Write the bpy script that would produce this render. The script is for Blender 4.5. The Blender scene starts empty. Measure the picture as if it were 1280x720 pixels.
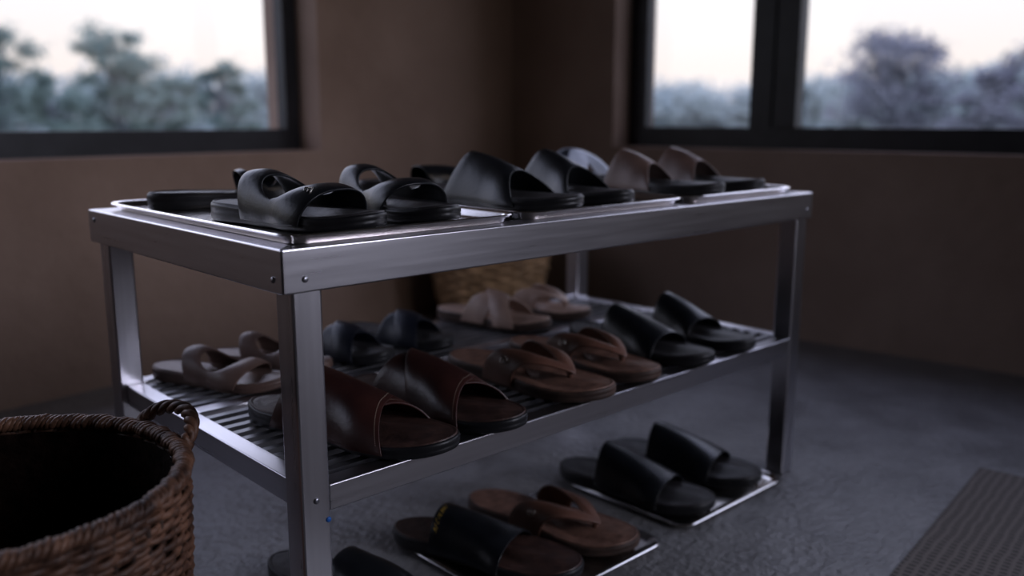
import bpy, math, random
from mathutils import Vector, Matrix
random.seed(7)
sc=bpy.context.scene
PHI=math.radians(-7)
def RW(x,y): return (x*math.cos(PHI)-y*math.sin(PHI), x*math.sin(PHI)+y*math.cos(PHI))

# ---------------------------------------------------------------- materials
def nt(name):
    m=bpy.data.materials.new(name); m.use_nodes=True
    n=m.node_tree; return m,n,n.nodes["Principled BSDF"]
def mat(name,c1,c2=None,rough=.5,metal=0,scale=20,bump=.0,bscale=None,rvar=0,coat=0,stretch=None,bdist=.001,spec=.5,lo=.35,hi=.65,nr=.5,det=6):
    m,t,b=nt(name); c2=c2 or c1
    tc=t.nodes.new("ShaderNodeTexCoord"); mp=t.nodes.new("ShaderNodeMapping")
    t.links.new(tc.outputs["Object"],mp.inputs[0])
    if stretch: mp.inputs["Scale"].default_value=stretch
    no=t.nodes.new("ShaderNodeTexNoise"); no.inputs["Scale"].default_value=scale; no.inputs["Detail"].default_value=det; no.inputs["Roughness"].default_value=nr
    t.links.new(mp.outputs[0],no.inputs[0])
    r=t.nodes.new("ShaderNodeValToRGB"); r.color_ramp.elements[0].position=lo; r.color_ramp.elements[1].position=hi
    r.color_ramp.elements[0].color=(*c1,1); r.color_ramp.elements[1].color=(*c2,1)
    t.links.new(no.outputs[0],r.inputs[0]); t.links.new(r.outputs[0],b.inputs["Base Color"])
    b.inputs["Roughness"].default_value=rough; b.inputs["Metallic"].default_value=metal
    b.inputs["Specular IOR Level"].default_value=spec
    b.inputs["Coat Weight"].default_value=coat
    if rvar:
        mr=t.nodes.new("ShaderNodeMapRange"); mr.inputs[1].default_value=.3; mr.inputs[2].default_value=.7
        mr.inputs[3].default_value=rough-rvar; mr.inputs[4].default_value=rough+rvar
        t.links.new(no.outputs[0],mr.inputs[0]); t.links.new(mr.outputs[0],b.inputs["Roughness"])
    if bump:
        n2=t.nodes.new("ShaderNodeTexNoise"); n2.inputs["Scale"].default_value=bscale or scale*4; n2.inputs["Detail"].default_value=4
        t.links.new(mp.outputs[0],n2.inputs[0])
        bp=t.nodes.new("ShaderNodeBump"); bp.inputs["Strength"].default_value=bump; bp.inputs["Distance"].default_value=bdist
        t.links.new(n2.outputs[0],bp.inputs["Height"]); t.links.new(bp.outputs[0],b.inputs["Normal"])
    return m
M={}
M['wall']=mat("plaster_wall",(.25,.182,.147),(.335,.252,.208),.92,0,2.4,.7,26,bdist=.005,spec=.2,nr=.55,det=8)
M['ceil']=mat("plaster_ceiling",(.2,.16,.13),(.22,.18,.15),.9,spec=.2)
M['floor']=mat("concrete_floor",(.10,.097,.10),(.30,.295,.30),.42,0,9,1.0,75,rvar=.10,bdist=.004,spec=.5,lo=.25,hi=.76,nr=.75,det=12)
M['frame']=mat("dark_window_frame",(.016,.017,.023),(.026,.027,.035),.42,spec=.4)
# brushed metal: faint streaks follow each rail's own length
for ax,st in (('x',(.8,22,22)),('y',(22,.8,22)),('z',(22,22,.8))):
    M['metal'+ax]=mat("brushed_aluminium_"+ax,(.54,.53,.56),(.58,.57,.60),.29,1,7,rvar=.018,stretch=st)
M['rod']=mat("dull_steel_slats",(.20,.20,.21),(.30,.30,.32),.38,1,20,rvar=.04)
M['tray']=mat("tray_steel",(.76,.73,.71),(.81,.78,.76),.22,1,30,rvar=.03)
M['black']=mat("black_leather",(.007,.008,.011),(.013,.015,.020),.32,0,40,.35,260,bdist=.0006)
M['navy']=mat("navy_leather",(.009,.012,.024),(.016,.020,.038),.40,0,40,.3,260,bdist=.0006)
M['blacksole']=mat("black_rubber_sole",(.009,.009,.012),(.016,.016,.019),.42,0,50,.3,200,bdist=.0006)
M['dbrown']=mat("oxblood_leather",(.038,.013,.012),(.064,.023,.019),.32,0,25,.35,200,bdist=.0007)
M['brown']=mat("reddish_brown_leather",(.11,.052,.036),(.18,.088,.062),.40,0,25,.4,200,bdist=.0007)
M['bed']=mat("brown_footbed",(.14,.074,.054),(.27,.152,.112),.5,0,60,.8,110,bdist=.0014,nr=.7)
M['dbed']=mat("charcoal_footbed",(.022,.020,.023),(.044,.041,.045),.5,0,60,.7,110,bdist=.0012)
M['dbbed']=mat("dark_brown_footbed",(.045,.023,.020),(.090,.046,.037),.45,0,60,.8,110,bdist=.0014)
M['tan']=mat("dusty_tan_leather",(.32,.22,.18),(.45,.32,.26),.45,0,25,.3,180,bdist=.0007)
M['taupe']=mat("brown_taupe_leather",(.12,.076,.065),(.185,.122,.104),.4,0,25,.3,180,bdist=.0007)
M['dtaupe']=mat("dusty_brown_leather",(.15,.095,.078),(.23,.152,.125),.42,0,25,.3,180,bdist=.0007)
M['greyblue']=mat("pale_grey_blue_leather",(.40,.45,.56),(.50,.55,.68),.32,0,25,.3,180,bdist=.0007)
M['tansole']=mat("brown_rubber_sole",(.05,.03,.024),(.085,.05,.038),.6,0,50,.3,200,bdist=.0006)
M['stitch']=mat("pale_thread",(.34,.26,.20),(.40,.31,.24),.7)
M['gold']=mat("gold_print",(.8,.5,.05),(.9,.6,.1),.4)
M['blue']=mat("blue_plastic",(.02,.12,.40),(.03,.15,.45),.4)
M['rivet']=mat("rivet_steel",(.3,.3,.33),(.4,.4,.43),.35,1)
M['buckle']=mat("buckle_steel",(.45,.42,.38),(.5,.47,.43),.25,1)
M['wick']=mat("brown_wicker",(.050,.023,.015),(.235,.122,.074),.5,0,40,.6,150,bdist=.001,nr=.65)
M['wickd']=mat("dark_wicker_stake",(.03,.015,.01),(.06,.03,.018),.7)
M['wickl']=mat("painted_basket_shade",(.007,.004,.003),(.020,.011,.008),.9,0,60,.8,120,spec=.1,bdist=.003)  # near-black colour stands in for the shade inside the baskets
M['wick2']=mat("golden_wicker",(.30,.19,.10),(.62,.42,.24),.6,0,30,.4,150,bdist=.001)
M['bark']=mat("tree_bark",(.12,.13,.15),(.16,.17,.19),.9)
M['leafa']=mat("hazy_green_foliage",(.14,.19,.17),(.25,.305,.27),.9,0,.8,spec=.1)  # distance haze is put into the pale colours of the three foliage materials
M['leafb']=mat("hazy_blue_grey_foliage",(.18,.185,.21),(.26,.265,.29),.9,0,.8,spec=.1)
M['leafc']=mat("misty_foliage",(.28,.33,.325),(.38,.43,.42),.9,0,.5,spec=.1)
M['ground']=mat("misty_meadow",(.26,.32,.29),(.38,.43,.40),.95,0,.2,spec=.05)  # ground mist is painted as a pale base colour
m,t,b=nt("window_glass"); o=t.nodes["Material Output"]; tr=t.nodes.new("ShaderNodeBsdfTransparent"); gl=t.nodes.new("ShaderNodeBsdfGlossy"); gl.inputs["Roughness"].default_value=.02
mx=t.nodes.new("ShaderNodeMixShader"); mx.inputs[0].default_value=.03; t.links.new(tr.outputs[0],mx.inputs[1]); t.links.new(gl.outputs[0],mx.inputs[2]); t.links.new(mx.outputs[0],o.inputs[0]); M['glass']=m
m,t,b=nt("woven_mat"); tc=t.nodes.new("ShaderNodeTexCoord")
w1=t.nodes.new("ShaderNodeTexWave"); w1.bands_direction='X'; w2=t.nodes.new("ShaderNodeTexWave"); w2.bands_direction='Y'
w1.inputs["Scale"].default_value=30; w2.inputs["Scale"].default_value=24
for w in (w1,w2): w.inputs["Distortion"].default_value=2.0; w.inputs["Detail"].default_value=1.5; t.links.new(tc.outputs["Object"],w.inputs[0])
mu=t.nodes.new("ShaderNodeMath"); mu.operation='MAXIMUM'; t.links.new(w1.outputs["Fac"],mu.inputs[0]); t.links.new(w2.outputs["Fac"],mu.inputs[1])
r=t.nodes.new("ShaderNodeValToRGB"); r.color_ramp.elements[0].color=(.095,.085,.080,1); r.color_ramp.elements[1].color=(.200,.175,.160,1); r.color_ramp.elements[0].position=.45;r.color_ramp.elements[1].position=.9
t.links.new(mu.outputs[0],r.inputs[0]); t.links.new(r.outputs[0],b.inputs["Base Color"]); b.inputs["Roughness"].default_value=.85
bp=t.nodes.new("ShaderNodeBump"); bp.inputs["Strength"].default_value=.4; bp.inputs["Distance"].default_value=.0012; t.links.new(mu.outputs[0],bp.inputs["Height"]); t.links.new(bp.outputs[0],b.inputs["Normal"]); M['mat']=m

# ---------------------------------------------------------------- helpers
def mesh(name,vs,fs,m,parent=None,smooth=False,bevel=0,seg=2,loc=(0,0,0),rz=0):
    me=bpy.data.meshes.new(name); me.from_pydata([tuple(v) for v in vs],[],fs); me.update()
    me.materials.append(m)
    if smooth: me.polygons.foreach_set("use_smooth",[True]*len(me.polygons))
    ob=bpy.data.objects.new(name,me); sc.collection.objects.link(ob); ob.location=loc; ob.rotation_euler[2]=rz
    if parent: ob.parent=parent
    if bevel:
        md=ob.modifiers.new("bevel","BEVEL"); md.width=bevel; md.segments=seg; md.limit_method='ANGLE'
    return ob
def box(a,b):
    x0,y0,z0=a;x1,y1,z1=b
    v=[(x0,y0,z0),(x1,y0,z0),(x1,y1,z0),(x0,y1,z0),(x0,y0,z1),(x1,y0,z1),(x1,y1,z1),(x0,y1,z1)]
    return v,[(0,3,2,1),(4,5,6,7),(0,1,5,4),(1,2,6,5),(2,3,7,6),(3,0,4,7)]
def boxes(L):
    V=[];F=[]
    for a,b in L:
        v,f=box(a,b); o=len(V); V+=v; F+=[tuple(i+o for i in q) for q in f]
    return V,F
def empty(name,loc,rz=0):
    e=bpy.data.objects.new(name,None); e.empty_display_size=.05; sc.collection.objects.link(e); e.location=loc; e.rotation_euler[2]=rz; return e
def tag(o,label,cat,group=None):
    o["label"]=label; o["category"]=cat
    if group: o["group"]=group
def tube(path,r,ns=8,closed=False,flat=1.0):
    n=len(path);V=[];F=[]
    for i,p in enumerate(path):
        a=path[(i-1)%n] if closed or i>0 else path[0]; c=path[(i+1)%n] if closed or i<n-1 else path[-1]
        tg=(Vector(c)-Vector(a)).normalized(); up=Vector((0,0,1))
        if abs(tg.z)>.9: up=Vector((1,0,0))
        s=tg.cross(up).normalized(); u2=s.cross(tg).normalized()
        rr=r[i] if isinstance(r,list) else r
        for k in range(ns):
            an=2*math.pi*k/ns; V.append(Vector(p)+s*math.cos(an)*rr+u2*math.sin(an)*rr*flat)
    m_=n if closed else n-1
    for i in range(m_):
        j=(i+1)%n
        for k in range(ns):
            l=(k+1)%ns; F.append((i*ns+k,i*ns+l,j*ns+l,j*ns+k))
    if not closed:
        F.append(tuple(range(ns))[::-1]); F.append(tuple((n-1)*ns+k for k in range(ns)))
    return V,F
def merge(L):
    V=[];F=[]
    for v,f in L:
        o=len(V); V+=list(v); F+=[tuple(i+o for i in q) for q in f]
    return V,F

# ---------------------------------------------------------------- room
XE=1.737; YN=1.196; XW=-2.3; YS=-2.6; H=2.35; TH=.22
NX0,NX1=-1.55,.987; WZ0,WZ1=.482,1.55
EY0,EY1=-1.65,.816
def struct(o): o["kind"]="structure"; return o
struct(mesh("floor",*box((XW-TH,YS-TH,-.1),(XE+TH,YN+TH,0)),M['floor']))
struct(mesh("ceiling",*box((XW-TH,YS-TH,H),(XE+TH,YN+TH,H+.1)),M['ceil']))
V=boxes([((XW-TH,YN,0),(XE+TH,YN+TH,WZ0)),((XW-TH,YN,WZ1),(XE+TH,YN+TH,H)),((XW-TH,YN,WZ0),(NX0,YN+TH,WZ1)),((NX1,YN,WZ0),(XE+TH,YN+TH,WZ1))])
struct(mesh("wall_north",*V,M['wall']))
V=boxes([((XE,YS-TH,0),(XE+TH,YN,WZ0)),((XE,YS-TH,WZ1),(XE+TH,YN,H)),((XE,YS-TH,WZ0),(XE+TH,EY0,WZ1)),((XE,EY1,WZ0),(XE+TH,YN,WZ1))])
struct(mesh("wall_east",*V,M['wall']))
struct(mesh("wall_south",*box((XW-TH,YS-TH,0),(XE,YS,H)),M['wall']))
struct(mesh("wall_west",*box((XW-TH,YS,0),(XW,YN,H)),M['wall']))
def window(name,along,a0,a1,mulls,wall,recess=.085,jamb=.07,bot=.056,fd=.05):
    p0=wall+recess;p1=p0+fd
    def bx(s0,s1,z0,z1,q0=p0,q1=p1):
        return ((s0,q0,z0),(s1,q1,z1)) if along=='x' else ((q0,s0,z0),(q1,s1,z1))
    L=[bx(a0,a1,WZ0,WZ0+bot),bx(a0,a1,WZ1-jamb,WZ1),bx(a0,a0+jamb,WZ0+bot,WZ1-jamb),bx(a1-jamb,a1,WZ0+bot,WZ1-jamb)]
    for (c0,c1) in mulls:
        mid=(c0+c1)/2
        L+=[bx(c0,mid-.006,WZ0+bot,WZ1-jamb,p0-.012),bx(mid+.006,c1,WZ0+bot,WZ1-jamb),bx(mid-.006,mid+.006,WZ0+bot,WZ1-jamb,p0+.012)]
    o=struct(mesh(name,*boxes(L),M['frame']))
    g=mesh("glass_pane",*boxes([bx(a0+jamb*.5,a1-jamb*.5,WZ0+bot*.5,WZ1-jamb*.5,p0+.022,p0+.026)]),M['glass'],parent=o)
    g["kind"]="structure"
window("window_1",'x',NX0,NX1,[(-.42,-.30)],YN,jamb=.040,fd=.035,bot=.053)
window("window_2",'y',EY0,EY1,[(.305,.438),(-.52,-.40)],XE,jamb=.056,fd=.035)

# ---------------------------------------------------------------- exterior
CAMX,CAMY=-.4507,-.6348
g=mesh("meadow",[(-60,-60,-.35),(90,-60,-.35),(90,90,-.35),(-60,90,-.35)],[(0,1,2,3)],M['ground']); g["kind"]="structure"
def leaves(B,n,leaf,rnd):
    V=[];F=[]
    for i in range(n):
        bx_,by,bz,br=rnd.choice(B); d=Vector((rnd.gauss(0,1),rnd.gauss(0,1),rnd.gauss(0,.65)))*br*.7
        c=Vector((bx_,by,bz))+d; c.z=max(c.z,.05)
        u_=Vector((rnd.gauss(0,1),rnd.gauss(0,1),rnd.gauss(0,1))).normalized(); v_=u_.orthogonal().normalized()
        s=leaf*(.5+.9*rnd.random()); o=len(V)
        V+=[c+u_*s,c+v_*s*.6,c-u_*s,c-v_*s*.6]; F.append((o,o+1,o+2,o+3))
    return V,F
def tree(ang,dist,h,w,lm,label,n=2600,leaf=.06,blobs=26,lo=.16):
    a=math.radians(ang); x=CAMX+dist*math.cos(a); y=CAMY+dist*math.sin(a)
    e=empty("tree",(x,y,-.35)); tag(e,label,"tree","misty trees outside the windows")
    rnd=random.Random(int(ang*100+dist))
    B=[]
    for i in range(blobs):
        t=rnd.random(); zz=h*(lo+(.94-lo)*t)
        rr=w*.5*math.sqrt(max(.08,1-(2*t-.8)**2*.62)); an=rnd.random()*6.28; q=rr*.95*math.sqrt(rnd.random())
        B.append((q*math.cos(an),q*math.sin(an),zz,w*(.05+.08*rnd.random())))
    mesh("foliage",*leaves(B,n,leaf,rnd),lm,parent=e)
    P=[tube([Vector((0,0,0)),Vector((.04*w,0,h*.3)),Vector((-.02*w,.02*w,h*.6)),Vector((0,0,h*.85))],[w*.035,w*.026,w*.016,w*.006])]
    for bl in B[:24]:
        P.append(tube([Vector((0,0,h*.18+.25*bl[2])),Vector((bl[0]*.5,bl[1]*.5,bl[2]*.8)),Vector(bl[:3])],[w*.016,w*.010,w*.004],6))
    mesh("trunk",*merge(P),M['bark'],parent=e)
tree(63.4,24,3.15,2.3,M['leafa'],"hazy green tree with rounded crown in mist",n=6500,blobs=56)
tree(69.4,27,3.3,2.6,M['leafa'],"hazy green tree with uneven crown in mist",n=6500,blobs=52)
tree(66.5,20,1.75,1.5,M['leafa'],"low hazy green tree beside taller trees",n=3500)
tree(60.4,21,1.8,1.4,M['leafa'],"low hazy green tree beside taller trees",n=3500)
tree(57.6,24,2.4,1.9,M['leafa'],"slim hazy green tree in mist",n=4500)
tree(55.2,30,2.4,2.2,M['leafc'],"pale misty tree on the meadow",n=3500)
def belt(name,L,label):
    rnd=random.Random(5); V=[];F=[]
    for (an,d,h,w) in L:
        a=math.radians(an); x=CAMX+d*math.cos(a); y=CAMY+d*math.sin(a); B=[]
        for i in range(22):
            t=rnd.random(); B.append((x+rnd.uniform(-.5,.5)*w,y+rnd.uniform(-.5,.5)*w,-.3+h*t*.9,w*.13))
        v,f=leaves(B,3400,.13,rnd); o=len(V); V+=v; F+=[tuple(i+o for i in q) for q in f]
    for p in V: p.z=max(p.z,-.345)
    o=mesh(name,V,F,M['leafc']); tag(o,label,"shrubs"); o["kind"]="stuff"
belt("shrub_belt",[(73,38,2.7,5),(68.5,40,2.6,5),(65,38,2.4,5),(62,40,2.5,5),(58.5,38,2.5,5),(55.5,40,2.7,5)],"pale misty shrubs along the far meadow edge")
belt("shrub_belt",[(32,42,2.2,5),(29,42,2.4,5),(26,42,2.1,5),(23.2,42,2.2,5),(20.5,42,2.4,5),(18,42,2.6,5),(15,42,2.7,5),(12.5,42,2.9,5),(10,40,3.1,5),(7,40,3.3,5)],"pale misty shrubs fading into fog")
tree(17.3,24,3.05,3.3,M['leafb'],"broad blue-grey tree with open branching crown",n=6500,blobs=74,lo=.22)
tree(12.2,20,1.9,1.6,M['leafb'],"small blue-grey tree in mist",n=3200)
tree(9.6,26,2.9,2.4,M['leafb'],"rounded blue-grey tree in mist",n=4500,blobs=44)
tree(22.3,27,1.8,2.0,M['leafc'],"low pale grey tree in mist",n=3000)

# ---------------------------------------------------------------- shoe rack
T=.45;L_=.903;W_=.483;TT=.040;ZS=.2253;TS=.026;DL=.0099;LW=.030
rack=empty("shoe_rack",(0,0,0),PHI); tag(rack,"two-tier aluminium shoe rack with slatted shelves and square legs","shoe rack")
for (x,y) in ((DL,.002),(DL,W_-LW-.002),(L_-DL-LW,.002),(L_-DL-LW,W_-LW-.002)):
    lg=mesh("leg",*box((x,y,0),(x+LW,y+LW,T-TT+.004)),M['metalz'],rack,bevel=.0022)
tf=bpy.data.objects.new("top_frame",None); sc.collection.objects.link(tf); tf.parent=rack; tf.empty_display_size=.05
RT=.034
def rail(par,name,a,b,bev=.0022): return mesh(name,*box(a,b),M['metalx' if b[0]-a[0]>b[1]-a[1] else 'metaly'],par,bevel=bev,seg=3)
def mitre(p,m):   # four plan points, mitred frame rail
    v=[(x,y,T-TT) for x,y in p]+[(x,y,T) for x,y in p]
    return mesh("frame_rail",v,[(0,3,2,1),(4,5,6,7),(0,1,5,4),(1,2,6,5),(2,3,7,6),(3,0,4,7)],M[m],tf,bevel=.0016,seg=3)
gq=.0003
mitre([(gq,0),(L_-gq,0),(L_-RT-gq,RT),(RT+gq,RT)],'metalx'); mitre([(RT+gq,W_-RT),(L_-RT-gq,W_-RT),(L_-gq,W_),(gq,W_)],'metalx')
mitre([(0,gq),(RT,RT+gq),(RT,W_-RT-gq),(0,W_-gq)],'metaly'); mitre([(L_-RT,RT+gq),(L_,gq),(L_,W_-gq),(L_-RT,W_-RT-gq)],'metaly')
sl=[((RT-.002,y,T-.014),(L_-RT+.002,y+.012,T-.007)) for y in [RT+.008+i*.0235 for i in range(17)]]
sl+=[((x,RT-.002,T-.022),(x+.02,W_-RT+.002,T-.014)) for x in (.3,.6)]
mesh("slatted_shelf",*boxes(sl),M['rod'],rack)
def rivet(par,p,n,r=.004,m=None):
    V=[];F=[];ns=14
    n=Vector(n);u_=n.orthogonal().normalized();v_=n.cross(u_)
    rings=[(1,0),(.95,.3),(.7,.48),(.35,.58)]
    for s,hh in rings:
        for k in range(ns):
            a=2*math.pi*k/ns; V.append(Vector(p)+(u_*math.cos(a)+v_*math.sin(a))*r*s+n*r*hh)
    for i in range(3):
        for k in range(ns): F.append((i*ns+k,i*ns+(k+1)%ns,(i+1)*ns+(k+1)%ns,(i+1)*ns+k))
    F.append(tuple(3*ns+k for k in range(ns)))
    return mesh("rivet",V,F,m or M['rivet'],par,smooth=True)
for p,n in (((0,.016,T-.028),(-1,0,0)),((0,W_-.02,T-.012),(-1,0,0)),((.022,0,T-.028),(0,-1,0)),((L_-.016,0,T-.026),(0,-1,0))):
    rivet(tf,p,n,.003)
ms=bpy.data.objects.new("middle_shelf",None); sc.collection.objects.link(ms); ms.parent=rack; ms.empty_display_size=.05
x0=DL+LW-.001;x1=L_-DL-LW+.001
rail(ms,"shelf_rail",(x0,.002,ZS-TS),(x1,.024,ZS),.0015); rail(ms,"shelf_rail",(x0,W_-.026,ZS-TS),(x1,W_-.004,ZS),.0015)
rail(ms,"shelf_rail",(.0175,.033,ZS-TS),(.0395,W_-.033,ZS),.0015); rail(ms,"shelf_rail",(L_-.0395,.033,ZS-TS),(L_-.0175,W_-.033,ZS),.0015)
rail(ms,"cross_bar",(.0395,.283,ZS-.012),(L_-.0395,.307,ZS),.0015)
sl=[((.038,y,ZS-.008),(L_-.038,y+.010,ZS-.001)) for y in [.034+i*.0225 for i in range(11)]]
sl+=[((.038,y,ZS-.008),(L_-.038,y+.010,ZS-.001)) for y in [.318+i*.0225 for i in range(6)]]
sl+=[((x,.02,ZS-.016),(x+.018,W_-.02,ZS-.008)) for x in (.30,.59)]
mesh("slatted_shelf",*boxes(sl),M['rod'],ms)
bp_=rivet(rack,(DL+LW-.003,.002,ZS-.034),(0,-1,0),.0028,M['blue']); bp_.name="plastic_plug"; bp_["label"]="small blue plastic plug"
rivet(rack,(DL+LW*.5,.002,ZS-.012),(0,-1,0),.003)

# ---------------------------------------------------------------- trays
def tray(x0,y0,x1,y1,z,label,group,m=None,h=.007,rc=.022):
    cx,cy=(x0+x1)/2,(y0+y1)/2
    hx,hy=(x1-x0)/2,(y1-y0)/2
    def loop(ins,zz):
        P=[];r=max(.003,rc-ins)
        for qx,qy,a0 in ((1,1,0),(-1,1,90),(-1,-1,180),(1,-1,270)):
            for k in range(9):
                a=math.radians(a0+k*11.25); P.append(((hx-ins-r)*qx+r*math.cos(a),(hy-ins-r)*qy+r*math.sin(a),zz))
        return P
    rings=[loop(.006,0),loop(.001,h-.001),loop(-.003,h-.0010),loop(-.0038,h+.0004),loop(-.0026,h+.0015),loop(.0010,h+.0008),loop(.0035,h-.001),loop(.008,.0018),loop(.014,.0012)]
    V=[p for r_ in rings for p in r_]; n=36;F=[]
    for i in range(len(rings)-1):
        for k in range(n): F.append((i*n+k,i*n+(k+1)%n,(i+1)*n+(k+1)%n,(i+1)*n+k))
    F.append(tuple(range(n))[::-1]); F.append(tuple((len(rings)-1)*n+k for k in range(n)))
    wx,wy=RW(cx,cy)
    o=mesh("tray",V,F,m or M['tray'],smooth=True,loc=(wx,wy,z),rz=PHI); tag(o,label,"tray",group)
    md=o.modifiers.new("e","EDGE_SPLIT"); md.split_angle=math.radians(50)
    return o
ZT=T+.0005
tray(.017,.013,.290,.458,ZT,"shallow silver metal tray holding black sandals on rack top","metal trays on the rack top",h=.008)
tray(.308,.013,.592,.458,ZT,"shallow silver metal tray under wide-strap black slides","metal trays on the rack top",h=.008)
tray(.610,.013,.866,.458,ZT,"shallow silver metal tray under brown-strapped sandals","metal trays on the rack top",h=.008)
tray(.585,-.010,.842,.214,.0003,"shallow silver metal tray on floor under black slides","metal trays on the floor",h=.0045)
tray(.275,-.014,.534,.214,.0003,"shallow silver metal tray on floor under brown and black sandals","metal trays on the floor",h=.0045)

# ---------------------------------------------------------------- sandals
def lerp(a,b,t): return a+(b-a)*t
def prof(t):
    K=[(0,.70),(.12,.76),(.35,.70),(.5,.78),(.68,.98),(.80,1.0),(.92,.93),(1,.86)]
    for (a,va),(b,vb) in zip(K,K[1:]):
        if t<=b:
            q=(t-a)/(b-a); q=q*q*(3-2*q); return lerp(va,vb,q)
    return K[-1][1]
def hw(t,W): 
    t=min(max(t,0),1); return W*.5*prof(t)*max(0,(1-abs(2*t-1)**4.6))**.5
def soleh(t,th): return lerp(th*1.15,th*.86,min(1,max(0,(t-.2)/.6)))
def spring(t): return .005*max(0,(t-.78)/.22)**2
def sandal(heel,toe,z,kind,col,sole,bed,label,group,side=1,W=.092,th=.017,hf=.018,hb=.044,tf_=.80,tb_=.42,stitch=False,mark=False,buckle=False,pf=.05,pb=.04,pk=0.0):
    hx,hy=heel;tx,ty=toe; cx,cy=(hx+tx)/2,(hy+ty)/2; L=math.hypot(tx-hx,ty-hy)*1.03
    ang=math.atan2(ty-hy,tx-hx)-math.pi/2+PHI
    wx,wy=RW(cx,cy); e=empty("sandal",(wx,wy,z),ang); tag(e,label,"sandal",group)
    bend=lambda t: side*.006*math.sin((t-.15)*2.6)
    N=64
    def ring(s,zf):
        P=[]
        for i in range(N):
            th_=2*math.pi*i/N; t=(1-math.cos(th_))/2; x=hw(t,W)*(1 if th_<=math.pi else -1)
            tt=.5+(t-.5)*(1-(1-s)*W/L*1.2) if s>.6 else .5+(t-.5)*s
            P.append((x*s+bend(t),(tt-.5)*L,zf(t)+spring(t)))
        return P
    rings=[ring(.5,lambda t:.001),ring(.93,lambda t:0),ring(.985,lambda t:.002),ring(1.0,lambda t:soleh(t,th)*.42),ring(.985,lambda t:soleh(t,th)*.5),ring(1.0,lambda t:soleh(t,th)*.58),ring(1.0,lambda t:soleh(t,th)-.003),ring(.985,lambda t:soleh(t,th)-.0008),ring(.955,lambda t:soleh(t,th)-.0006),ring(.93,lambda t:soleh(t,th)-.003)]
    V=[p for r_ in rings for p in r_];F=[]
    for i in range(len(rings)-1):
        for k in range(N): F.append((i*N+k,i*N+(k+1)%N,(i+1)*N+(k+1)%N,(i+1)*N+k))
    F.append(tuple(range(N))[::-1])
    mesh("sole",V,F,sole,e,smooth=True)
    cup=lambda t,s:-.004*(1-s)*math.exp(-((t-.14)/.16)**2)-.003*(1-s)*math.exp(-((t-.75)/.15)**2)
    rs=[ring(.965,lambda t:soleh(t,th)-.004),ring(.955,lambda t:soleh(t,th)+.0008),ring(.93,lambda t:soleh(t,th)+.0014),ring(.905,lambda t:soleh(t,th)+.0002)]+[ring(s,lambda t,s=s:soleh(t,th)+.0006+cup(t,s)) for s in (.88,.8,.62,.42,.2,.03)]
    V=[p for r_ in rs for p in r_];F=[]
    for i in range(len(rs)-1):
        for k in range(N): F.append((i*N+k,i*N+(k+1)%N,(i+1)*N+(k+1)%N,(i+1)*N+k))
    F.append(tuple((len(rs)-1)*N+k for k in range(N)))
    mesh("footbed",V,F,bed,e,smooth=True)
    ZA=.006
    def P(u,t,h):
        c=math.cos(math.pi*u);s=math.sin(math.pi*u)
        xx=lerp(math.copysign(abs(c)**.78,c),1-2*u,pk)
        x=-(hw(t,W)+.0022)*xx+bend(t)
        return Vector((x,(t-.5)*L,ZA+(h+th-ZA)*max(s,0)**.85))
    def surf(u0,u1,tF,tB,hF,hB,nu=32,nv=8,dz=0):
        V=[];F=[]
        for i in range(nu+1):
            u=lerp(u0,u1,i/nu)
            for j in range(nv+1):
                v=j/nv; p=P(u,lerp(tF(u),tB(u),v),lerp(hF(u),hB(u),v)+dz+.003*math.sin(math.pi*v))
                V.append(p)
        for i in range(nu):
            for j in range(nv):
                a=i*(nv+1)+j; F.append((a,a+1,a+nv+2,a+nv+1))
        return V,F
    def strap(parts,name="strap",m=col,thick=.0023):
        V,F=merge(parts); o=mesh(name,V,F,m,e,smooth=True)
        w=o.modifiers.new("w","WELD"); w.merge_threshold=.0004
        s_=o.modifiers.new("s","SOLIDIFY"); s_.thickness=thick; s_.offset=0
        b_=o.modifiers.new("b","BEVEL"); b_.width=.0006; b_.segments=2; b_.limit_method='ANGLE'; b_.angle_limit=math.radians(50)
        return o
    S=lambda u: math.sin(math.pi*u)
    stf=[]; bk=None
    if kind=='wide':
        tF=lambda u:tf_-pf*(1-S(u)); tB=lambda u:tb_+pb*(1-S(u)); f1=lambda u:hf; f2=lambda u:hb
        strap([surf(0,1,tF,tB,f1,f2)]); stf=[(tF,tB,f1,f2,.06,0,1),(tF,tB,f1,f2,.94,0,1)]
    elif kind=='hole':
        E=lambda u:.255*math.sqrt(max(0,1-((u-.5)/.32)**2))
        tF=lambda u:tf_-.05*(1-S(u)); tB=lambda u:tb_+.06*(1-S(u)); f1=lambda u:hf; f2=lambda u:hb
        a=lambda u:lerp(tF(u),tB(u),.5-E(u)); b=lambda u:lerp(tF(u),tB(u),.5+E(u))
        ha=lambda u:lerp(hf,hb,.5-E(u)); hb_=lambda u:lerp(hf,hb,.5+E(u))
        strap([surf(0,1,tF,a,f1,ha,nu=60,nv=5),surf(0,1,b,tB,hb_,f2,nu=60,nv=5)])
        bk=(.66,lerp(tf_,tb_,.12),lerp(hf,hb,.12))
    elif kind=='cross':
        for k in range(2):
            qq=(lambda u:u) if k==0 else (lambda u:1-u)
            tF=lambda u,q=qq:lerp(tf_,tb_+.22,q(u)); tB=lambda u,q=qq:lerp(tf_-.18,tb_,q(u))
            h1=lambda u,q=qq:lerp(hf,hb-.008,q(u)); h2=lambda u,q=qq:lerp(hf+.010,hb,q(u))
            strap([surf(0,1,tF,tB,h1,h2,dz=.0032*k)]); stf.append((tF,tB,(lambda u,h=h1,k=k:h(u)+.0032*k),(lambda u,h=h2,k=k:h(u)+.0032*k),.07,0,1))
    elif kind=='tongue':
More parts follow.
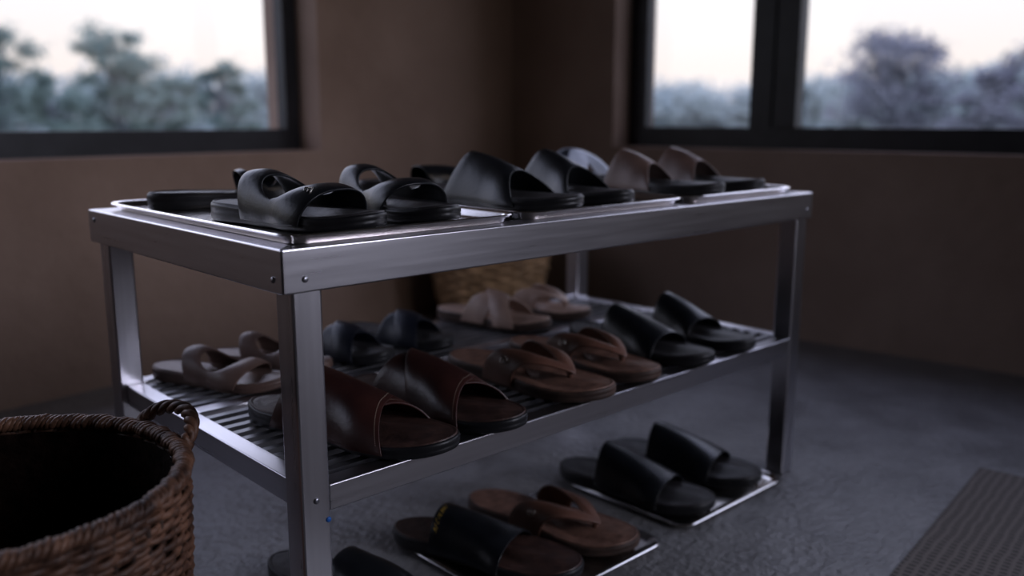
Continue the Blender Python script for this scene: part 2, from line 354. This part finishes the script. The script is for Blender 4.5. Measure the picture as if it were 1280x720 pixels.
        # two broad bands crossing almost completely, peaked at the back
        for k in range(2):
            qq=(lambda u:u) if k==0 else (lambda u:1-u)
            tF=lambda u,q=qq:lerp(.80,.60,q(u)); tB=lambda u,q=qq:lerp(.48,.22,q(u))
            h1=lambda u,q=qq:lerp(.018,.030,q(u)); h2=lambda u,q=qq:lerp(hb-.008,hb,q(u))
            strap([surf(0,1,tF,tB,h1,h2,nu=40,nv=10,dz=.0032*k)]); stf.append((tF,tB,(lambda u,h=h1,k=k:h(u)+.0032*k),(lambda u,h=h2,k=k:h(u)+.0032*k),.05,0,1))
    elif kind=='thong':
        cw=lambda u:abs(math.cos(math.pi*u))
        tF=lambda u:lerp(.80,.54,cw(u)**1.0); tB=lambda u:lerp(.70,.34,cw(u)**.8)
        h1=lambda u:lerp(.008,.038,cw(u)**.8); h2=lambda u:lerp(.019,.050,cw(u)**.8)
        strap([surf(0,1,tF,tB,h1,h2,nu=56)]); stf=[(tF,tB,h1,h2,.10,0,1),(tF,tB,h1,h2,.90,0,1)]
        pt=tube([Vector((bend(.76),(.77-.5)*L,th-.002)),Vector((bend(.76),(.768-.5)*L,th+.006)),Vector((bend(.76),(.765-.5)*L,th+.012))],[.0045,.0035,.005],10)
        mesh("toe_post",*pt,col,e,smooth=True)
        bk=(.82,lerp(tF(.82),tB(.82),.5),lerp(h1(.82),h2(.82),.5))
    if stitch and stf:
        V=[];F=[]
        for sF,sB,s1,s2,v,u0,u1 in stf:
            n=60
            for i in range(n):
                ua=lerp(.06+u0*.5,.94-(1-u1)*.5,i/n); ub=ua+.55*(.88/n)
                pts=[]
                for uu in (ua,ub):
                    for dv in (-.006,.006):
                        p=P(uu,lerp(sF(uu),sB(uu),v+dv),lerp(s1(uu),s2(uu),v+dv)+.003*math.sin(math.pi*v))
                        nrm=Vector((p.x,0,max(p.z-.012,0.004))).normalized(); pts.append(p+nrm*.0018)
                o=len(V);V+=pts;F.append((o,o+1,o+3,o+2))
        mesh("stitching",V,F,M['stitch'],e)
    if buckle and bk:
        c=P(*bk); n_=Vector((c.x,0,max(c.z-.012,.004))).normalized(); c=c+n_*.0036
        ty_=Vector((0,1,0)); tx_=n_.cross(ty_)
        R=[c+ty_*a*.0050+tx_*b_*.0040 for a,b_ in ((-1,-1),(0,-1),(1,-1),(1,0),(1,1),(0,1),(-1,1),(-1,0))]
        Q=[tube(R,.0008,6,closed=True),tube([c+tx_*-.0040,c,c+tx_*.0040],.0006,6)]
        mesh("buckle",*merge(Q),M['buckle'],e,smooth=True)["label"]="small steel buckle"
    if mark:
        V=[];F=[]
        tF=lambda u:tf_-pf*(1-S(u)); tB=lambda u:tb_+pb*(1-S(u))
        glyph=[[(0,0,.2,1),(.2,1,.6,0)],[(0,0,0,1),(0,1,.5,.8),(0,.5,.4,.5)],[(0,0,.5,0),(0,0,.1,1),(.1,1,.6,1)],[(0,.1,.5,.9)],[(0,0,0,1),(0,0,.5,.1)],[(.0,0,.5,1),(.5,0,0,1)],[(0,0,0,1),(.5,0,.5,1),(0,.5,.5,.5)],[(0,0,.3,1)]]
        for gi,gs in enumerate(glyph):
            for (a,b_,c,d) in gs:
                def Q(gx,gy):
                    v=.90+.05*gy; uu=.84-.042*gi-.042*gx-.03*gy
                    p=P(uu,lerp(tF(uu),tB(uu),v),lerp(hf,hb,v)+.003*math.sin(math.pi*v)); nrm=Vector((p.x,-.01,max(p.z-.012,.004))).normalized(); return p,nrm
                p0,n0=Q(a,b_);p1,n1=Q(c,d); dr=(p1-p0).normalized(); sd=dr.cross(n0).normalized()*.00032
                o=len(V);V+=[p0+n0*.0022-sd,p0+n0*.0022+sd,p1+n1*.0022+sd,p1+n1*.0022-sd];F.append((o,o+1,o+2,o+3))
        mesh("printed_mark",V,F,M['gold'],e)["label"]="small gold printed lettering"
    return e
B,NV,BS=M['black'],M['navy'],M['blacksole']
g1="sandals on the rack top"; g2="sandals on the middle shelf"; g3="sandals under the rack"
ZZ=T+.0022
DB=M['dbed']
sandal((.046,.400),(.246,.360),ZZ,'hole',B,BS,BS,"black cut-out slide sandal at back of metal tray",g1,W=.078,tf_=.8,tb_=.50,hb=.026,hf=.018)
sandal((.070,.262),(.126,.034),ZZ,'hole',B,BS,DB,"black slide sandal with oval cut-out strap and small buckle",g1,side=1,W=.094,tf_=.80,tb_=.28,hb=.037,hf=.022,buckle=True)
sandal((.222,.282),(.207,.036),ZZ,'hole',B,BS,DB,"black slide sandal with oval cut-out strap on metal tray",g1,side=-1,W=.084,tf_=.78,tb_=.28,hb=.037,hf=.022)
sandal((.378,.282),(.412,.034),ZZ,'wide',B,BS,DB,"black slide sandal with broad peaked strap on tray",g1,side=1,tf_=.64,tb_=.34,hf=.028,hb=.050,W=.096,pf=-.12,pb=-.09,pk=.8)
sandal((.515,.288),(.500,.038),ZZ,'wide',B,BS,DB,"black slide sandal with broad peaked strap on tray",g1,side=-1,tf_=.62,tb_=.38,hf=.028,hb=.050,W=.084,pf=-.12,pb=-.09,pk=.8)
sandal((.680,.275),(.710,.034),ZZ,'wide',M['taupe'],BS,DB,"brown-strapped slide sandal with black sole on tray",g1,side=1,tf_=.54,tb_=.32,W=.086,hf=.026,hb=.046,pf=-.08,pb=-.06,pk=.7)
sandal((.808,.275),(.806,.036),ZZ,'wide',M['taupe'],BS,DB,"brown-strapped slide sandal with black sole on tray",g1,side=-1,tf_=.54,tb_=.32,W=.086,hf=.026,hb=.046,pf=-.08,pb=-.06,pk=.7)
sandal((.662,.366),(.850,.350),ZZ,'cross',M['greyblue'],BS,DB,"grey-blue cross-strap sandal behind brown-strapped pair",g1,W=.080,tb_=.22,tf_=.76,hb=.048,pk=.7)
sandal((.352,.405),(.560,.372),ZZ,'wide',B,BS,DB,"plain black slide sandal at back of tray",g1,W=.078,hf=.015,hb=.022)
ZM=ZS+.0004
sandal((.085,.235),(.176,-.016),ZM,'tongue',M['dbrown'],BS,M['dbbed'],"dark oxblood leather sandal with broad crossed stitched straps",g2,side=1,stitch=True,hb=.054,W=.100,pk=.4)
sandal((.222,.228),(.260,-.018),ZM,'tongue',M['dbrown'],BS,M['dbbed'],"dark oxblood leather sandal with broad crossed stitched straps",g2,side=-1,stitch=True,hb=.050,W=.096,pk=.4)
sandal((.385,.240),(.424,-.012),ZM,'thong',M['brown'],M['tansole'],M['bed'],"reddish brown thong sandal with stitching and small buckle",g2,side=1,stitch=True,W=.100,buckle=True)
sandal((.502,.240),(.514,-.004),ZM,'thong',M['brown'],M['tansole'],M['bed'],"reddish brown thong sandal with stitching and small buckle",g2,side=-1,stitch=True,W=.092,buckle=True)
sandal((.632,.245),(.641,-.006),ZM,'wide',B,BS,DB,"black wide-strap slide sandal near shelf end",g2,side=1,tf_=.72,tb_=.34,hb=.046,pf=-.02,pb=.0,pk=.4)
sandal((.756,.240),(.738,-.002),ZM,'wide',B,BS,DB,"black wide-strap slide sandal near shelf end",g2,side=-1,tf_=.64,tb_=.34,hb=.048,W=.088,pf=-.02,pb=0,pk=.4)
sandal((.065,.472),(.162,.298),ZM,'hole',M['dtaupe'],M['dtaupe'],M['dtaupe'],"dusty brown sandal with open loop strap behind rack leg",g2,W=.078,th=.014,hb=.030,hf=.014,tb_=.3)
sandal((.150,.487),(.236,.325),ZM,'hole',M['dtaupe'],M['dtaupe'],M['dtaupe'],"dusty brown sandal with open loop strap behind rack leg",g2,side=-1,W=.064,th=.014,hb=.030,hf=.014,tb_=.3)
sandal((.262,.486),(.330,.308),ZM,'cross',NV,BS,DB,"navy blue cross-strap sandal in back row",g2,W=.076,hb=.032,pk=.4)
sandal((.358,.490),(.434,.308),ZM,'cross',NV,BS,DB,"navy blue cross-strap sandal in back row",g2,side=-1,W=.076,hb=.032,pk=.4)
sandal((.562,.494),(.632,.298),ZM,'cross',M['tan'],M['tansole'],M['tan'],"dusty tan cross-strap sandal in back row",g2,W=.084,th=.016,hb=.044,tb_=.3,pk=.3)
sandal((.664,.494),(.728,.302),ZM,'thong',M['tan'],M['tansole'],M['tan'],"dusty tan thong sandal in back row",g2,side=-1,W=.080,th=.016)
ZF=.0062
sandal((.606,.240),(.660,-.006),ZF,'wide',B,BS,DB,"black wide-strap slide sandal on floor tray",g3,side=1,tf_=.74,tb_=.32,hb=.052,W=.102,pf=0,pb=0,pk=.35)
sandal((.730,.244),(.784,-.002),ZF,'wide',B,BS,DB,"black wide-strap slide sandal on floor tray",g3,side=-1,tf_=.74,tb_=.32,hb=.052,W=.102,pf=0,pb=0,pk=.35)
sandal((.418,.242),(.488,-.006),ZF,'thong',M['brown'],M['tansole'],M['bed'],"broad reddish brown thong sandal with buckle on floor tray",g3,side=1,stitch=True,W=.104,buckle=True)
sandal((.286,.240),(.372,-.008),ZF,'wide',B,BS,M['dbbed'],"black slide sandal with gold lettering on strap",g3,side=-1,tf_=.66,tb_=.27,hb=.040,mark=True,W=.100,pf=0,pb=0,pk=.3)
sandal((.120,.280),(.200,.040),.0004,'wide',B,BS,DB,"black slide sandal on concrete floor beside rack leg",g3,side=1,tf_=.76,tb_=.46,hb=.040)

# ---------------------------------------------------------------- baskets
def basket(cx,cy,z0,r0,r1,h,rows,stakes,m,ms_,label,handle_ang=None,rad=.0042,amp=.0036):
    wx,wy=RW(cx,cy); e=empty("wicker_basket",(wx,wy,z0)); tag(e,label,"basket")
    R=lambda z: lerp(r0,r1,math.sin(min(1,z/h)*math.pi/2)**.9)
    rnd=random.Random(3)
    P=[]
    nseg=stakes*6
    for k in range(rows):
        z=.006+(h-.012)*k/(rows-1); path=[]; p1=rnd.random()*6; p2=rnd.random()*6; jr=rnd.uniform(-.0009,.0009)
        for i in range(nseg):
            a=2*math.pi*i/nseg; off=amp*math.cos(a*stakes/2+(math.pi if k%2 else 0))*(1+.3*math.sin(a*11+p2))
            rr=R(z)+off+jr+.0008*math.sin(a*7+p1); path.append(Vector((rr*math.cos(a),rr*math.sin(a),z+.0014*math.sin(a*5+p2)+.0008*math.sin(a*17+p1))))
        P.append(tube(path,rad*.8,6,closed=True,flat=(h/rows/2)/(rad*.8)*rnd.uniform(1.2,1.8)))
    mesh("woven_body",*merge(P),m,e,smooth=True)
    Q=[]
    for s in range(stakes):
        a=2*math.pi*(s+.5)/stakes
        Q.append(tube([Vector((R(z)*math.cos(a),R(z)*math.sin(a),z)) for z in [h*i/8 for i in range(9)]],.0026,6))
    mesh("stakes",*merge(Q),ms_,e,smooth=True)
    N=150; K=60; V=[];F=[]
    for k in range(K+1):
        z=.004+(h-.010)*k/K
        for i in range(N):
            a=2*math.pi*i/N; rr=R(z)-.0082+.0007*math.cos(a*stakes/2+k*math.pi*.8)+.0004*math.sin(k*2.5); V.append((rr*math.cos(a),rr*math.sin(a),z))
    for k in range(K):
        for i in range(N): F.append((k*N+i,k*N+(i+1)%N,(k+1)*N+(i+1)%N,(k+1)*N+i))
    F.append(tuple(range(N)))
    mesh("shade_liner",V,F,M['wickl'],e,smooth=True)  # added dark sleeve over the inner weave, imitating a shaded interior
    Q=[]
    for ph in range(4):
        path=[]; n=420
        for i in range(n):
            a=2*math.pi*i/n; tw=a*48+ph*math.pi/2+.5*math.sin(a*6)
            rr=r1-.0014+.0052*math.cos(tw)+.0012*math.sin(a*9+ph*2); path.append(Vector((rr*math.cos(a),rr*math.sin(a),h+.002+.0043*math.sin(tw)+.0006*math.sin(a*13+ph))))
        Q.append(tube(path,.0034,6,closed=True))
    mesh("braided_rim",*merge(Q),m,e,smooth=True)
    if handle_ang is not None:
        Q=[];a0=handle_ang;half=.26
        for ph in range(3):
            path=[]
            for i in range(81):
                t=i/80; a=a0-half*math.cos(math.pi*t); hh=.029*math.sin(math.pi*t)**.75; tw=t*24+ph*2.094
                rr=r1+.003+.0036*math.cos(tw)+.020*math.sin(math.pi*t); path.append(Vector((rr*math.cos(a),rr*math.sin(a),h-.007+hh+.0036*math.sin(tw))))
            Q.append(tube(path,.0039,7))
        mesh("handle",*merge(Q),m,e,smooth=True)
    return e
yaw=.6968
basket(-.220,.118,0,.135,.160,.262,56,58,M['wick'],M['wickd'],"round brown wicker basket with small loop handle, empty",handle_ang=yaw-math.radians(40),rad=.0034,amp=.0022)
basket(1.25,1.14,0,.115,.165,.252,20,26,M['wick2'],M['wickd'],"golden tan wicker basket on floor behind the shoe rack",rad=.006)

o=mesh("woven_mat",*box((0.15,-1.3,.0003),(1.094,-.339,.0013)),M['mat'],bevel=.0004); tag(o,"thin brown-grey woven straw mat lying flat on concrete floor","mat")

# ---------------------------------------------------------------- light
w=bpy.data.worlds.new("dusk_sky"); sc.world=w; w.use_nodes=True; t=w.node_tree; bg=t.nodes["Background"]
tc=t.nodes.new("ShaderNodeTexCoord"); sp=t.nodes.new("ShaderNodeSeparateXYZ"); r=t.nodes.new("ShaderNodeValToRGB")
t.links.new(tc.outputs["Generated"],sp.inputs[0]); t.links.new(sp.outputs[2],r.inputs[0]); t.links.new(r.outputs[0],bg.inputs[0])
cr=r.color_ramp; cr.elements[0].position=0; cr.elements[0].color=(.36,.35,.38,1); cr.elements[1].position=1; cr.elements[1].color=(.40,.44,.74,1)
for p,c in ((.05,(.400,.368,.358,1)),(.14,(.405,.40,.415,1)),(.30,(.78,.81,1.0,1)),(.6,(.7,.75,1.0,1))):
    el=cr.elements.new(p); el.color=c
bg.inputs[1].default_value=2.05
def portal(loc,rot,sx,sy):
    l=bpy.data.lights.new("window_portal","AREA"); l.shape='RECTANGLE'; l.size=sx; l.size_y=sy; l.cycles.is_portal=True
    o=bpy.data.objects.new("window_portal",l); sc.collection.objects.link(o); o.location=loc; o.rotation_euler=rot
portal(((NX0+NX1)/2,YN+TH+.01,(WZ0+WZ1)/2),(math.radians(-90),0,0),NX1-NX0,WZ1-WZ0)
portal((XE+TH+.01,(EY0+EY1)/2,(WZ0+WZ1)/2),(0,math.radians(90),0),WZ1-WZ0,EY1-EY0)
def area(name,loc,target,sx,sy,P,c,spread=180):
    l=bpy.data.lights.new(name,"AREA"); l.shape='RECTANGLE'; l.size=sx; l.size_y=sy; l.energy=P; l.color=c; l.spread=math.radians(spread)
    o=bpy.data.objects.new(name,l); sc.collection.objects.link(o); o.location=loc
    o.rotation_euler=(Vector(target)-Vector(loc)).to_track_quat('-Z','Y').to_euler()
area("cool_fill",(.95,-2.4,1.15),(.25,.0,.30),.7,1.5,3.3,(.84,.85,1.0),55)  # added cool fill from behind the camera; no door opening exists there
area("warm_wall_fill",(.2,-1.5,2.2),(.75,1.196,.95),.4,.4,.8,(1.0,.82,.70),50)  # added warm fill aimed at the north wall, without any fixture

# ---------------------------------------------------------------- camera
cd=bpy.data.cameras.new("camera"); cam=bpy.data.objects.new("camera",cd); sc.collection.objects.link(cam)
cam.location=(CAMX,CAMY,.5601); cam.rotation_euler=(math.pi/2-.1876,0,yaw-math.pi/2)
cd.sensor_width=36; cd.lens=1113*36/1280; cd.clip_start=.02; cd.clip_end=300
cd.dof.use_dof=True; cd.dof.focus_distance=.88; cd.dof.aperture_fstop=2.6
sc.camera=cam
sc.view_settings.view_transform='Standard'; sc.view_settings.look='None'; sc.view_settings.exposure=0.40; sc.view_settings.gamma=.85
